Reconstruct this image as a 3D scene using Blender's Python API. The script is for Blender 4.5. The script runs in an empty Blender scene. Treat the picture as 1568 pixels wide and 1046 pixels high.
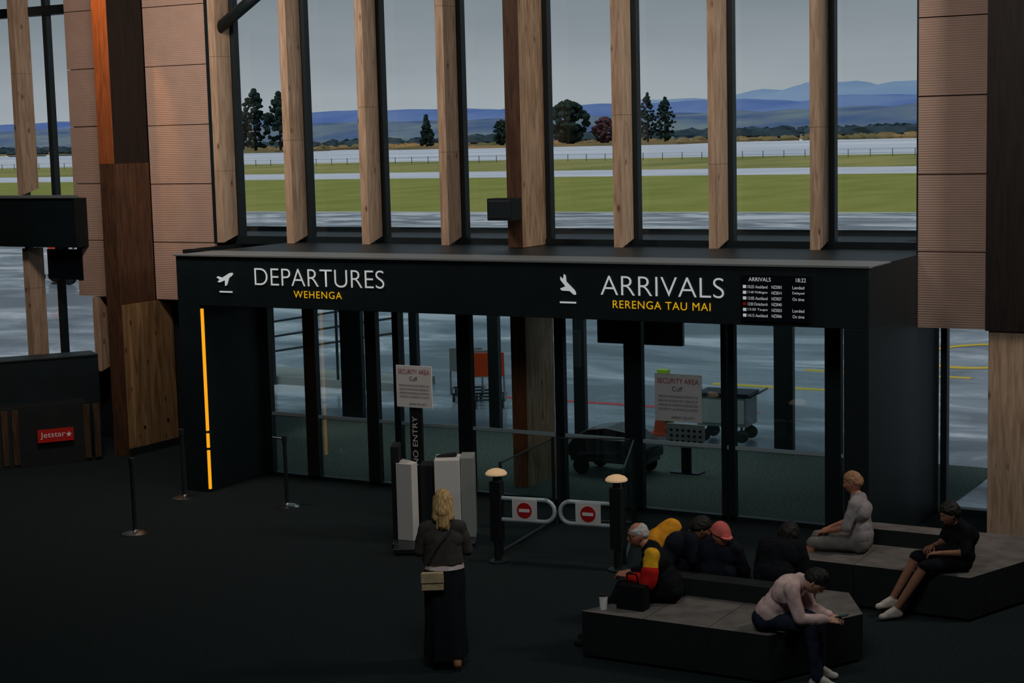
import bpy, bmesh, math, random
import numpy as np
from mathutils import Vector, Matrix, noise
random.seed(7)
SC=bpy.context.scene
SC.view_settings.view_transform='Standard'
COL=bpy.data.collections.new('airport_hall'); SC.collection.children.link(COL)
LC=bpy.context.view_layer.layer_collection.children['airport_hall']; LC.exclude=True   # keeps mesh baking fast, re-enabled at the end

# ------------------------------------------------------------ materials
def lin(c):
    return tuple(((x/255)/12.92 if x/255<=0.04045 else ((x/255+0.055)/1.055)**2.4) for x in c)
def mat(name,col,rough=0.7,var=0.0,vscale=8.0,bump=0.0,bscale=60.0,metal=0.0,spec=0.3,emit=0.0,stretch=(1,1,1),col2=None,coat=0.0):
    m=bpy.data.materials.new(name); m.use_nodes=True; nt=m.node_tree; N=nt.nodes; L=nt.links
    b=N['Principled BSDF']; c=lin(col)
    b.inputs['Roughness'].default_value=rough; b.inputs['Metallic'].default_value=metal
    b.inputs['Specular IOR Level'].default_value=spec
    if coat: b.inputs['Coat Weight'].default_value=coat
    b.inputs['Base Color'].default_value=(*c,1)
    tc=N.new('ShaderNodeTexCoord'); mp=N.new('ShaderNodeMapping'); L.new(tc.outputs['Object'],mp.inputs[0]); mp.inputs['Scale'].default_value=stretch
    if var>0 or col2:
        n=N.new('ShaderNodeTexNoise'); n.inputs['Scale'].default_value=vscale; n.inputs['Detail'].default_value=6
        L.new(mp.outputs[0],n.inputs['Vector'])
        r=N.new('ShaderNodeValToRGB'); L.new(n.outputs[0],r.inputs[0])
        r.color_ramp.elements[0].position=0.35; r.color_ramp.elements[1].position=0.65
        c2=lin(col2) if col2 else tuple(min(1,x*(1+var)) for x in c)
        c1=c if col2 else tuple(x*(1-var) for x in c)
        r.color_ramp.elements[0].color=(*c1,1); r.color_ramp.elements[1].color=(*c2,1)
        L.new(r.outputs[0],b.inputs['Base Color'])
    if bump>0:
        n2=N.new('ShaderNodeTexNoise'); n2.inputs['Scale'].default_value=bscale; n2.inputs['Detail'].default_value=4
        L.new(mp.outputs[0],n2.inputs['Vector'])
        bp=N.new('ShaderNodeBump'); bp.inputs['Strength'].default_value=bump; bp.inputs['Distance'].default_value=0.02
        L.new(n2.outputs[0],bp.inputs['Height']); L.new(bp.outputs[0],b.inputs['Normal'])
    if emit>0:
        b.inputs['Emission Color'].default_value=(*c,1); b.inputs['Emission Strength'].default_value=emit
    return m
def woodmat(name,c1,c2,knots=True,rough=0.55,sc=1.0):
    m=bpy.data.materials.new(name); m.use_nodes=True; nt=m.node_tree; N=nt.nodes; L=nt.links
    b=N['Principled BSDF']; b.inputs['Roughness'].default_value=rough; b.inputs['Specular IOR Level'].default_value=0.25
    tc=N.new('ShaderNodeTexCoord'); mp=N.new('ShaderNodeMapping'); L.new(tc.outputs['Object'],mp.inputs[0]); mp.inputs['Scale'].default_value=(9*sc,9*sc,0.9*sc)
    n=N.new('ShaderNodeTexNoise'); n.inputs['Scale'].default_value=2.2; n.inputs['Detail'].default_value=8; n.inputs['Distortion'].default_value=0.8
    L.new(mp.outputs[0],n.inputs['Vector'])
    r=N.new('ShaderNodeValToRGB'); L.new(n.outputs[0],r.inputs[0])
    r.color_ramp.elements[0].position=0.3; r.color_ramp.elements[1].position=0.7
    r.color_ramp.elements[0].color=(*lin(c2),1); r.color_ramp.elements[1].color=(*lin(c1),1)
    out=r.outputs[0]
    if knots:
        v=N.new('ShaderNodeTexVoronoi'); v.inputs['Scale'].default_value=3.0
        mp2=N.new('ShaderNodeMapping'); L.new(tc.outputs['Object'],mp2.inputs[0]); mp2.inputs['Scale'].default_value=(1.6,1.6,0.75)
        L.new(mp2.outputs[0],v.inputs['Vector'])
        r2=N.new('ShaderNodeValToRGB'); L.new(v.outputs['Distance'],r2.inputs[0])
        r2.color_ramp.elements[0].position=0.04; r2.color_ramp.elements[1].position=0.15
        r2.color_ramp.elements[0].color=(0.22,0.15,0.10,1); r2.color_ramp.elements[1].color=(1,1,1,1)
        mx=N.new('ShaderNodeMix'); mx.data_type='RGBA'; mx.blend_type='MULTIPLY'; mx.inputs[0].default_value=0.9
        L.new(out,mx.inputs[6]); L.new(r2.outputs[0],mx.inputs[7]); out=mx.outputs[2]
    L.new(out,b.inputs['Base Color'])
    return m
def glassmat(name,tint=(0.93,0.96,0.97),refl=0.10):
    m=bpy.data.materials.new(name); m.use_nodes=True; nt=m.node_tree; N=nt.nodes; L=nt.links
    N.clear(); o=N.new('ShaderNodeOutputMaterial'); mx=N.new('ShaderNodeMixShader'); t=N.new('ShaderNodeBsdfTransparent'); g=N.new('ShaderNodeBsdfGlossy')
    t.inputs[0].default_value=(*tint,1); g.inputs['Roughness'].default_value=0.02; g.inputs[0].default_value=(0.9,0.95,1,1)
    mx.inputs[0].default_value=refl
    L.new(t.outputs[0],mx.inputs[1]); L.new(g.outputs[0],mx.inputs[2]); L.new(mx.outputs[0],o.inputs[0])
    return m
def panelmat(name,c):
    m=mat(name,c,0.65,0.05,3)
    nt=m.node_tree; N=nt.nodes; L=nt.links; b=N['Principled BSDF']
    tc=N.new('ShaderNodeTexCoord'); w=N.new('ShaderNodeTexWave'); w.bands_direction='Z'; w.inputs['Scale'].default_value=11.0
    L.new(tc.outputs['Object'],w.inputs['Vector'])
    bp=N.new('ShaderNodeBump'); bp.inputs['Strength'].default_value=0.5; bp.inputs['Distance'].default_value=0.01
    L.new(w.outputs[1],bp.inputs['Height']); L.new(bp.outputs[0],b.inputs['Normal'])
    return m
M={}
M['carpet']=mat('carpet_dark',(36,45,46),0.95,0.25,40,0.5,300,spec=0.1)
M['green_mat']=mat('entrance_mat',(104,120,112),0.95,0.4,30,0.5,300,spec=0.1)
M['black']=mat('portal_black',(23,33,36),0.5,0.12,3,spec=0.3)
M['frame']=mat('frame_dark_aluminium',(26,37,40),0.45,0.1,4,spec=0.4)
M['greytrim']=mat('grey_metal_trim',(122,128,128),0.5)
M['darkwall']=mat('dark_wall_paint',(21,26,28),0.8,0.1,2)
M['ceil']=mat('ceiling_dark',(40,40,38),0.9)
M['fin']=woodmat('pine_glulam_fin',(214,184,156),(166,134,108))
M['col']=woodmat('plywood_column',(200,168,136),(138,106,80))
M['brown']=woodmat('brown_and_shaded_wood',(100,68,48),(60,42,31),knots=False)  # brown wood; also paints shade onto the centre column's front
M['orwood']=woodmat('orange_and_lamplit_wood',(176,100,56),(128,70,38),knots=False)  # orange-brown wood; also carries painted lamp glow on the left column
M['dkbrown']=woodmat('dark_brown_wood',(42,34,29),(27,23,21),knots=False)  # dark brown wood for the upper parts of the outer columns
M['ply']=woodmat('plywood_lining',(172,136,96),(108,82,54),sc=0.55)
M['slat']=woodmat('slat_wood',(86,64,44),(48,38,28),knots=False)
M['panel']=panelmat('cream_acoustic_panel',(204,170,152))
M['glass']=glassmat('window_glass',(.96,.97,.98),refl=0.03)
M['dglass']=glassmat('door_glass',(0.91,0.96,0.97),0.05)
M['rail']=mat('pale_rail',(190,205,210),0.4,spec=0.4)
M['chrome']=mat('brushed_steel',(200,200,200),0.25,metal=1.0)
M['dsteel']=mat('dark_steel',(70,76,78),0.35,metal=0.8)
M['white']=mat('sign_white',(235,232,228),0.6,emit=0.02)
M['letters']=mat('letter_white',(212,218,218),0.5,emit=0.40)
M['yellow']=mat('letter_yellow',(245,190,20),0.5,emit=0.45)
M['led']=mat('amber_led_strip',(255,170,25),0.5,emit=0.85)
M['red']=mat('sign_red',(200,35,30),0.5)
M['redtxt']=mat('text_red',(170,40,40),0.6)
M['ink']=mat('ink_black',(25,28,30),0.7)
M['signgrey']=mat('sign_paper',(240,236,232),0.7,0.03,5)
M['screen']=mat('screen_black',(18,22,28),0.25,spec=0.5)
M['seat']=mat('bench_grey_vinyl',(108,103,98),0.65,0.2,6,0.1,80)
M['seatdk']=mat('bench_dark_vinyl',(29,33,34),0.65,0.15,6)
M['kiosk']=mat('kiosk_white',(226,222,216),0.5)
M['kgrey']=mat('kiosk_grey',(150,154,150),0.5)
M['lamptop']=mat('beige_lamp_top',(235,195,150),0.5,emit=0.25)
M['orange']=mat('orange_plastic',(225,80,35),0.5)
M['lime']=mat('lime_hi_vis',(190,220,60),0.5)
M['white2']=mat('vehicle_white',(215,218,220),0.4)
M['rubber']=mat('black_rubber',(20,20,20),0.8)
# exterior
M['grass']=mat('grass',(150,152,76),0.95,0.0,0.25,col2=(128,138,56),stretch=(1,0.35,1))
M['grass2']=mat('dry_grass',(164,158,92),0.95,0.0,0.08,col2=(118,128,66),stretch=(1,0.3,1))
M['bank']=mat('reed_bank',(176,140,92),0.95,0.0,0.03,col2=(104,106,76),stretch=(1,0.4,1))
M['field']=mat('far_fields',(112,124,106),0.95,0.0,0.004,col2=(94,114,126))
M['runway']=mat('runway_concrete',(214,220,234),0.5,0.1,0.1,spec=0.3)
M['hill1']=mat('near_hills',(88,112,152),1.0,0.0,0.006,col2=(130,146,154),spec=0.0,stretch=(1,1,4))  # blue distance haze is mixed into all three hill colours
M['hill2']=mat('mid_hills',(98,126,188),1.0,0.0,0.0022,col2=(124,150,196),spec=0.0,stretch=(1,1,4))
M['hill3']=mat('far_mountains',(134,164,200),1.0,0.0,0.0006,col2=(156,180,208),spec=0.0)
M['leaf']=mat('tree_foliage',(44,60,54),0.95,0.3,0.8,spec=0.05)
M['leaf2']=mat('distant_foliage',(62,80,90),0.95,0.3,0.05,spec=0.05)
M['leafr']=mat('reddish_foliage',(98,72,78),0.95,0.3,0.8,spec=0.05)
M['bark']=mat('bark',(70,58,50),0.9)
M['post']=mat('fence_post',(100,98,64),0.9)
def asphalt():
    m=bpy.data.materials.new('wet_asphalt'); m.use_nodes=True; nt=m.node_tree; N=nt.nodes; L=nt.links
    b=N['Principled BSDF']; b.inputs['Specular IOR Level'].default_value=0.5
    tc=N.new('ShaderNodeTexCoord'); mp=N.new('ShaderNodeMapping'); L.new(tc.outputs['Object'],mp.inputs[0]); mp.inputs['Scale'].default_value=(0.16,0.34,1); mp.inputs['Rotation'].default_value=(0,0,.15)
    n=N.new('ShaderNodeTexNoise'); n.inputs['Scale'].default_value=1.0; n.inputs['Detail'].default_value=8; n.inputs['Roughness'].default_value=0.62; n.inputs['Distortion'].default_value=.8; L.new(mp.outputs[0],n.inputs['Vector'])
    r=N.new('ShaderNodeValToRGB'); L.new(n.outputs[0],r.inputs[0]); e=r.color_ramp.elements
    e[0].position=0.42; e[0].color=(*lin((108,118,128)),1); e[1].position=0.62; e[1].color=(*lin((236,240,248)),1)  # near-white puddle tone has the sky's reflection painted into the base colour
    x=e.new(.53); x.color=(*lin((142,154,166)),1)
    L.new(r.outputs[0],b.inputs['Base Color'])
    r2=N.new('ShaderNodeValToRGB'); L.new(n.outputs[0],r2.inputs[0]); e=r2.color_ramp.elements
    e[0].position=0.42; e[0].color=(0.40,)*3+(1,); e[1].position=0.56; e[1].color=(0.06,)*3+(1,)
    L.new(r2.outputs[0],b.inputs['Roughness'])
    return m
M['asphalt']=asphalt()
def river():
    m=bpy.data.materials.new('river_water'); m.use_nodes=True; nt=m.node_tree; N=nt.nodes; L=nt.links
    b=N['Principled BSDF']; b.inputs['Roughness'].default_value=0.5; b.inputs['Specular IOR Level'].default_value=0.2
    tc=N.new('ShaderNodeTexCoord'); mp=N.new('ShaderNodeMapping'); L.new(tc.outputs['Object'],mp.inputs[0]); mp.inputs['Scale'].default_value=(0.008,0.06,1)
    n=N.new('ShaderNodeTexNoise'); n.inputs['Scale'].default_value=1.5; n.inputs['Detail'].default_value=5; L.new(mp.outputs[0],n.inputs['Vector'])
    r=N.new('ShaderNodeValToRGB'); L.new(n.outputs[0],r.inputs[0]); e=r.color_ramp.elements
    e[0].position=0.38; e[0].color=(*lin((186,200,218)),1); e[1].position=0.6; e[1].color=(*lin((236,240,248)),1)  # whitish base colour stands in for sky reflected on the water
    L.new(r.outputs[0],b.inputs['Base Color']); return m
M['river']=river()

# ------------------------------------------------------------ mesh builder
def link(o,parent=None):
    COL.objects.link(o)
    if parent is not None:
        o.parent=parent; o.matrix_parent_inverse=Matrix.Translation(parent.location).inverted()
    return o
def empty(name,loc=(0,0,0)):
    e=bpy.data.objects.new(name,None); e.location=loc; e.empty_display_size=0.2; COL.objects.link(e); return e
class B:
    def __init__(s): s.v=[];s.f=[];s.m=[];s.mats=[]
    def mi(s,m):
        if isinstance(m,str): m=M[m]
        if m not in s.mats: s.mats.append(m)
        return s.mats.index(m)
    def add(s,vs,fs,m,T=None):
        k=len(s.v); i=s.mi(m)
        if T is not None: s.v.extend([T@Vector(v) for v in vs])
        else: s.v.extend(vs)
        for f in fs: s.f.append([k+a for a in f]); s.m.append(i)
        return s
    def box(s,x0,x1,y0,y1,z0,z1,m,T=None):
        if x0>x1:x0,x1=x1,x0
        if y0>y1:y0,y1=y1,y0
        vs=[(x0,y0,z0),(x1,y0,z0),(x1,y1,z0),(x0,y1,z0),(x0,y0,z1),(x1,y0,z1),(x1,y1,z1),(x0,y1,z1)]
        return s.add(vs,[(0,3,2,1),(4,5,6,7),(0,1,5,4),(1,2,6,5),(2,3,7,6),(3,0,4,7)],m,T)
    def prism(s,poly,z0,z1,m,mtop=None,T=None):
        n=len(poly); vs=[(x,y,z0) for x,y in poly]+[(x,y,z1) for x,y in poly]
        s.add(vs,[tuple(range(n))[::-1]]+[(i,(i+1)%n,(i+1)%n+n,i+n) for i in range(n)],m,T)
        return s.add([(x,y,z1) for x,y in poly],[tuple(range(n))],mtop or m,T)
    def cap(s,a,b,ra,rb,m,n=12,h=4,T=None):
        a=Vector(a);b=Vector(b); d=b-a
        ax=d.normalized() if d.length>1e-6 else Vector((0,0,1))
        t=Vector((1,0,0)) if abs(ax.x)<0.8 else Vector((0,1,0)); u=ax.cross(t).normalized(); w=ax.cross(u)
        vs=[a-ax*ra]; rings=[]
        for c,r,rng in ((a,ra,range(-h+1,1)),(b,rb,range(0,h))):
            for k in rng:
                th=math.pi/2*k/h; rings.append((c+ax*math.sin(th)*r, math.cos(th)*r))
        for c,r in rings:
            for i in range(n):
                an=2*math.pi*i/n; vs.append(c+u*math.cos(an)*r+w*math.sin(an)*r)
        vs.append(b+ax*rb); fs=[]
        for i in range(n): fs.append((0,1+(i+1)%n,1+i))
        for k in range(len(rings)-1):
            for i in range(n):
                p=1+k*n; q=p+n; fs.append((p+i,p+(i+1)%n,q+(i+1)%n,q+i))
        e=1+(len(rings)-1)*n; L=len(vs)-1
        for i in range(n): fs.append((e+i,e+(i+1)%n,L))
        return s.add(vs,fs,m,T)
    def cyl(s,a,b,r0,r1,m,n=20,T=None):
        a=Vector(a);b=Vector(b); ax=(b-a).normalized()
        t=Vector((1,0,0)) if abs(ax.x)<0.8 else Vector((0,1,0)); u=ax.cross(t).normalized(); w=ax.cross(u)
        vs=[]
        for c,r in ((a,r0),(b,r1)):
            for i in range(n):
                an=2*math.pi*i/n; vs.append(c+u*math.cos(an)*r+w*math.sin(an)*r)
        fs=[(i,(i+1)%n,n+(i+1)%n,n+i) for i in range(n)]+[tuple(range(n))[::-1],tuple(range(n,2*n))]
        return s.add(vs,fs,m,T)
    def tube(s,pts,r,m,n=8,T=None):
        for i in range(len(pts)-1): s.cap(pts[i],pts[i+1],r,r,m,n,2,T)
        return s
    def lathe(s,c,prof,m,n=24):
        vs=[];fs=[]; c=Vector(c)
        for r,z in prof:
            for i in range(n):
                a=2*math.pi*i/n; vs.append(c+Vector((r*math.cos(a),r*math.sin(a),z)))
        for k in range(len(prof)-1):
            for i in range(n):
                fs.append((k*n+i,k*n+(i+1)%n,(k+1)*n+(i+1)%n,(k+1)*n+i))
        fs.append(tuple(range(n))[::-1]); fs.append(tuple(range((len(prof)-1)*n,len(prof)*n)))
        return s.add(vs,fs,m)
    def ball(s,c,r,m,n=12,T=None,jit=0):
        if not hasattr(r,'__len__'): r=(r,r,r)
        vs=[];fs=[]; h=n//2+1
        for k in range(h+1):
            th=math.pi*k/h
            for i in range(n):
                an=2*math.pi*i/n; j=1+(random.random()-.5)*jit
                vs.append((c[0]+r[0]*math.sin(th)*math.cos(an)*j,c[1]+r[1]*math.sin(th)*math.sin(an)*j,c[2]+r[2]*math.cos(th)*j))
        for k in range(h):
            for i in range(n): fs.append((k*n+i,(k+1)*n+i,(k+1)*n+(i+1)%n,k*n+(i+1)%n))
        return s.add(vs,fs,m,T)
    def mesh(s,name):
        me=bpy.data.meshes.new(name); me.from_pydata([tuple(v) for v in s.v],[],s.f)
        for m in s.mats: me.materials.append(m)
        me.polygons.foreach_set('material_index',s.m); me.update(); return me
    def build(s,name,parent=None,bevel=0,smooth=False):
        me=s.mesh(name); o=bpy.data.objects.new(name,me); link(o,parent)
        if smooth:
            me.polygons.foreach_set('use_smooth',[True]*len(me.polygons))
        if bevel:
            b=o.modifiers.new('bevel','BEVEL'); b.width=bevel; b.segments=2; b.limit_method='ANGLE'
        return o
def text(body,x0,z0,w,h,y,m,name,parent,bold=0.0,T=None,spacing=1.0):
    """flat lettering facing -y, lower left at x0,z0, scaled to w,h"""
    t=bpy.data.curves.new(name,'FONT'); t.body=body; t.extrude=0.0; t.offset=bold; t.space_character=spacing
    o=bpy.data.objects.new(name,t); SC.collection.objects.link(o)
    dg=bpy.context.evaluated_depsgraph_get(); me=bpy.data.meshes.new_from_object(o.evaluated_get(dg)); bpy.data.objects.remove(o)
    c=np.array([v.co[:] for v in me.vertices]); mn=c.min(0); mx=c.max(0)
    for v in me.vertices:
        X=x0+(v.co.x-mn[0])/(mx[0]-mn[0])*w; Z=z0+(v.co.y-mn[1])/(mx[1]-mn[1])*h
        p=Vector((X,y,Z)); v.co=T@p if T is not None else p
    me.materials.clear(); me.materials.append(m)
    o=bpy.data.objects.new(name,me); return link(o,parent)
def jitter(me,fn):
    """push vertices along their normals by fn(co)"""
    n=len(me.vertices); co=np.empty(n*3); me.vertices.foreach_get('co',co); nr=np.empty(n*3)
    me.vertex_normals.foreach_get('vector',nr); co=co.reshape(n,3); nr=nr.reshape(n,3)
    d=np.array([fn(Vector(c)) for c in co]); co=co+nr*d[:,None]
    me.vertices.foreach_set('co',co.ravel()); me.update()

# ------------------------------------------------------------ room shell
B().box(-26,5,-5,19.6,-0.2,0,'carpet').build('floor')
B().box(-17.0,-5.93,19.66,24.05,-0.2,0,'green_mat').box(-19.4,-17.0,21.2,24.05,-0.2,0,'green_mat').box(-26,-17.0,19.6,21.2,-0.2,0,'carpet').box(-17,-5.93,19.6,19.66,-.2,0,'carpet').box(-5.93,5,19.6,21.2,-0.2,0,'carpet').build('floor_entrance_mat')
B().box(-26,5,-5,21.4,8.6,8.8,'ceil').build('ceiling')
B().box(-26.2,-26,-5,21.2,0,8.6,'darkwall').build('wall_left')
B().box(5,5.2,-5,21.2,0,8.6,'darkwall').build('wall_right')
B().box(-26,5,-5.2,-5,0,8.6,'darkwall').build('wall_rear')
w=B()
w.box(-26,-23.2,21.05,21.25,0,8.6,'darkwall')
w.box(-23.2,-19.9,21.05,21.25,0,1.2,'darkwall')
w.box(-19.9,-17.15,21.05,21.25,2.65,8.6,'darkwall').box(-19.9,-16.95,21.05,21.25,0,2.65,'darkwall')
w.box(-6.0,5,21.05,21.25,2.5,8.6,'darkwall').box(-5.0,5,21.05,21.25,0,2.5,'darkwall')
w.box(-17.05,-16.95,19.7,21.05,0,3.3,'darkwall').box(-17.05,-15.9,19.68,19.78,0,3.3,'darkwall')
w.build('wall_facade')
p=B()
p.box(-15.9,-15.52,18.2,19.68,0,2.65,'black')
p.box(-6.22,-5.93,18.2,21.0,0,2.65,'black')
p.box(-15.9,-5.93,18.2,21.0,2.65,3.33,'black')
p.box(-15.92,-5.91,18.17,18.3,3.33,3.36,'greytrim').box(-15.9,-5.93,18.3,19.0,3.33,3.35,'greytrim').box(-15.9,-5.93,19.0,20.9,3.33,3.345,'frame')
portal=p.build('entrance_portal',bevel=0.006)
B().box(-15.5,-15.47,18.2,18.235,0.05,0.60,'led').box(-15.5,-15.47,18.2,18.235,0.64,0.84,'led').box(-15.5,-15.47,18.2,18.235,0.88,2.6,'led').box(-15.52,-15.5,18.2,18.3,0.03,2.62,'frame').build('led_strip_light')
v=B()
v.box(-19.4,-7.1,21.25,24.15,2.75,3.3,'frame').box(-19.5,-19.4,21.2,24.05,0,3.3,'frame').box(-7.1,-7.0,21.2,24.05,0,3.3,'frame')
v.box(-19.4,-7.1,24.1,24.16,3.25,3.38,'frame')
v.build('wall_vestibule')

# ------------------------------------------------------------ upper windows
fins=[-17.13,-15.78,-14.40,-13.02,-10.26,-8.87,-7.48]
def fin(x,z0,z1,y0=20.6,name='timber_fin',k=0):
    b=B(); n=[(y0,z0),(20.95,z0+0.10),(20.95,z1),(y0,z1)]
    vs=[(x,a,c) for a,c in n]+[(x+.13,a,c) for a,c in n]
    b.add(vs,[(0,1,2,3),(4,5,6,7),(0,1,5,4),(1,2,6,5),(2,3,7,6),(3,0,4,7)],'fin')
    z=z0+1.1+.45*((k*7)%5)/2
    while z<z1-.4:
        b.box(x-.001,x+.131,y0-.001,20.951,z,z+.006,'slat'); z+=1.75+.3*((k*3)%4)
    return b.build(name,bevel=0.004)
for i,x in enumerate(fins): fin(x,3.345,8.59,k=i)
fr=B()
for x in fins+[-11.62,-6.12]:
    fr.box(x+.0,x+.2,20.96,21.08,3.345,8.6,'frame')
fr.box(-17.15,-6.0,20.93,21.1,3.30,3.43,'frame').box(-17.15,-6.0,20.93,21.1,7.22,7.34,'frame')
fr.build('window_frame_upper')
B().box(-17.1,-6.0,21.01,21.03,3.43,8.6,'glass').build('window_1')
B().box(-17.2,-17.13,20.6,21.0,3.345,8.6,'frame').build('trim_1')
B().cyl((-17.05,20.75,6.62),(-15.9,20.75,7.3),0.09,0.09,'frame').build('roof_strut',smooth=True)
l=B()
for x in (-23.1,-21.65,-20.95,-19.95):
    l.box(x,x+.09,20.96,21.08,1.2,8.6,'frame')
l.box(-23.2,-19.85,20.93,21.1,7.05,7.2,'frame')
l.build('window_frame_left')
B().box(-23.1,-19.9,21.01,21.03,1.2,8.6,'glass').build('window_2')
fin(-21.36,4.1,8.59,k=2)
fin(-21.34,1.2,3.2,k=3)
fin(-19.82,1.2,2.42,k=1)
B().box(-23.2,-19.85,20.35,21.0,3.25,4.05,'black').box(-23.2,-19.85,20.3,20.45,4.05,4.1,'greytrim').build('dark_spandrel_shelf',bevel=0.01)
B().box(-20.78,-20.0,20.6,20.7,2.70,3.2,'screen').box(-20.45,-20.35,20.63,20.67,3.2,3.26,'dsteel').build('hanging_monitor',bevel=0.01)
fin(-6.1,0,2.47,y0=20.5)
B().box(-5.9,-5.0,21.01,21.03,0,2.5,'glass').build('window_3')
B().box(-5.9,-5.82,20.96,21.08,0,2.5,'frame').box(-5.9,-5.0,20.95,21.08,0,0.08,'frame').build('window_frame_right')
def panels(name,x0,x1,y,zb,n=7,th=0.06):
    b=B()
    for i in range(n):
        z0=zb+i*0.92; z1=min(z0+0.908,8.59)
        if z0<8.59: b.box(x0,x1,y,y+th,z0,z1,'panel')
    b.box(x0+.02,x1-.02,y+th,y+th+.02,zb+.01,8.59,'darkwall')
    return b.build(name,bevel=0.003)
panels('acoustic_wall_panel',-18.49,-17.24,20.66,2.42)
panels('acoustic_wall_panel',-20.12,-18.82,20.62,2.44)
panels('acoustic_wall_panel',-5.93,-5.04,20.06,2.47)
B().box(-5.95,-5.93,20.06,21.05,2.47,8.59,'frame').build('trim_2')
b=B(); b.box(-11.73,-11.5,20.3,21.1,0,2.64,'col').box(-11.73,-11.5,20.3,21.1,3.35,8.59,'col')
b.box(-11.735,-11.505,20.285,20.3,0,2.64,'orwood').box(-11.735,-11.505,20.285,20.3,3.35,8.59,'brown').build('timber_column',bevel=0.004)  # upper front face: its shade is painted in as darker brown
b=B(); b.box(-18.8,-18.5,19.87,20.65,4.6,8.59,'dkbrown').box(-18.8,-18.5,19.87,20.65,2.4,4.6,'brown').box(-18.8,-18.5,19.87,20.65,0,2.4,'ply').box(-18.8,-18.5,19.85,19.87,4.6,8.59,'orwood').box(-18.8,-18.5,19.85,19.87,0,4.6,'brown')  # orange upper front has warm lamp glow in its colour; side darkens upward
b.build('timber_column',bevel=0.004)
B().box(-18.5,-18.46,20.0,21.0,0.12,2.4,'ply').box(-18.5,-18.45,19.86,21.0,0,0.12,'darkwall').cyl((-18.46,20.2,.42),(-18.45,20.2,.42),.025,.025,'ink').cyl((-18.46,20.75,.45),(-18.45,20.75,.45),.025,.025,'ink').build('plywood_lining',bevel=0.003)
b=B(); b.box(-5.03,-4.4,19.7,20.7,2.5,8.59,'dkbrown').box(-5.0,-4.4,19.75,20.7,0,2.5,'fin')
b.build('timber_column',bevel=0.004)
b=B(); b.box(-11.86,-11.46,19.95,20.2,3.74,4.04,'ink').box(-11.83,-11.49,19.94,19.95,3.77,4.01,'frame').cyl((-11.66,20.2,3.9),(-11.66,20.28,3.9),0.04,0.04,'dsteel')
b.build('wall_speaker',bevel=0.02)

# ------------------------------------------------------------ glass doors inner / outer
def doorwall(name,xs,y,z1,railz,x0,x1,glassn):
    b=B()
    for a,c in xs: b.box(a,c,y-.05,y+.05,0,z1,'frame')
    b.box(x0,x1,y-.06,y+.06,z1-.12,z1,'frame').box(x0,x1,y-.05,y+.05,0,0.05,'frame')
    if railz: b.box(x0,x1,y-.03,y-.0,railz,railz+.045,'rail')
    b.build(name)
    B().box(x0,x1,y-.005,y+.005,0.05,z1-.1,'dglass').build(glassn)
doorwall('door_frame_inner',[(-15.5,-15.4),(-14.77,-14.56),(-13.69,-13.5),(-13.22,-13.12),(-12.17,-11.95),(-10.65,-10.52),(-9.63,-9.38),(-8.28,-8.21),(-8.18,-8.1),(-6.92,-6.72),(-6.3,-6.22)],19.6,2.64,0.9,-15.5,-6.22,'door_1')
doorwall('door_frame_outer',[(-19.4,-19.2),(-17.29,-16.85),(-15.85,-15.7),(-14.3,-14.1),(-12.7,-12.5),(-9.28,-8.98),(-7.3,-7.1)],24.0,2.74,None,-19.4,-7.1,'door_2')
B().box(-10.75,-9.45,21.0,21.08,1.98,2.6,'screen').box(-10.2,-10.0,21.02,21.06,2.6,2.75,'dsteel').build('hanging_monitor',bevel=0.01)

# ------------------------------------------------------------ header signs
sg=empty('departures_sign',(-13.8,18.19,3.0))
text('DEPARTURES',-14.51,2.955,2.12,0.235,18.185,M['letters'],'departures_lettering',sg,-0.012)
text('WEHENGA',-13.86,2.80,0.79,0.095,18.185,M['yellow'],'maori_lettering',sg,0.0,spacing=1.15)
sa=empty('arrivals_sign',(-9,18.19,3.0))
text('ARRIVALS',-9.25,2.955,1.60,0.235,18.185,M['letters'],'arrivals_lettering',sa,-0.012)
text('RERENGA TAU MAI',-9.09,2.80,1.27,0.095,18.185,M['yellow'],'maori_lettering',sa,0.0,spacing=1.1)
def plane_icon(name,cx,cz,ang,parent,bar):
    pts=[(-.15,.015),(-.10,.02),(-.135,.075),(-.105,.075),(-.05,.028),(.10,.03),(.14,.015),(.15,0),(.13,-.018),(.06,-.025),(-.02,-.095),(-.055,-.095),(-.02,-.022),(-.12,-.012)]
    ca,sa_=math.cos(ang),math.sin(ang)
    P=[(cx+x*ca-z*sa_,cz+x*sa_+z*ca) for x,z in pts]
    b=B(); n=len(P)
    b.add([(x,18.185,z) for x,z in P]+[(x,18.195,z) for x,z in P],[tuple(range(n))]+[(i,(i+1)%n,(i+1)%n+n,i+n) for i in range(n)],'letters')
    b.box(cx-.11,cx+.11,18.185,18.195,bar,bar+.02,'letters')
    return b.build(name,parent)
plane_icon('takeoff_icon',-15.02,3.04,0.45,sg,2.84)
plane_icon('landing_icon',-9.70,3.05,-0.75,sa,2.84)
fb=empty('arrivals_board',(-7.0,18.18,2.98))
B().box(-7.43,-6.60,18.15,18.2,2.70,3.24,'screen').build('screen_body',fb,bevel=0.004)
text('ARRIVALS',-7.33,3.165,0.27,0.045,18.145,M['letters'],'board_title',fb,0.0)
text('18:22',-6.76,3.165,0.12,0.045,18.145,M['letters'],'board_clock',fb,0.0)
rows=['10:25 Auckland','11:40 Wellington','12:05 Auckland','12:50 Christchurch','13:20 Taupo','14:15 Auckland']
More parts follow.
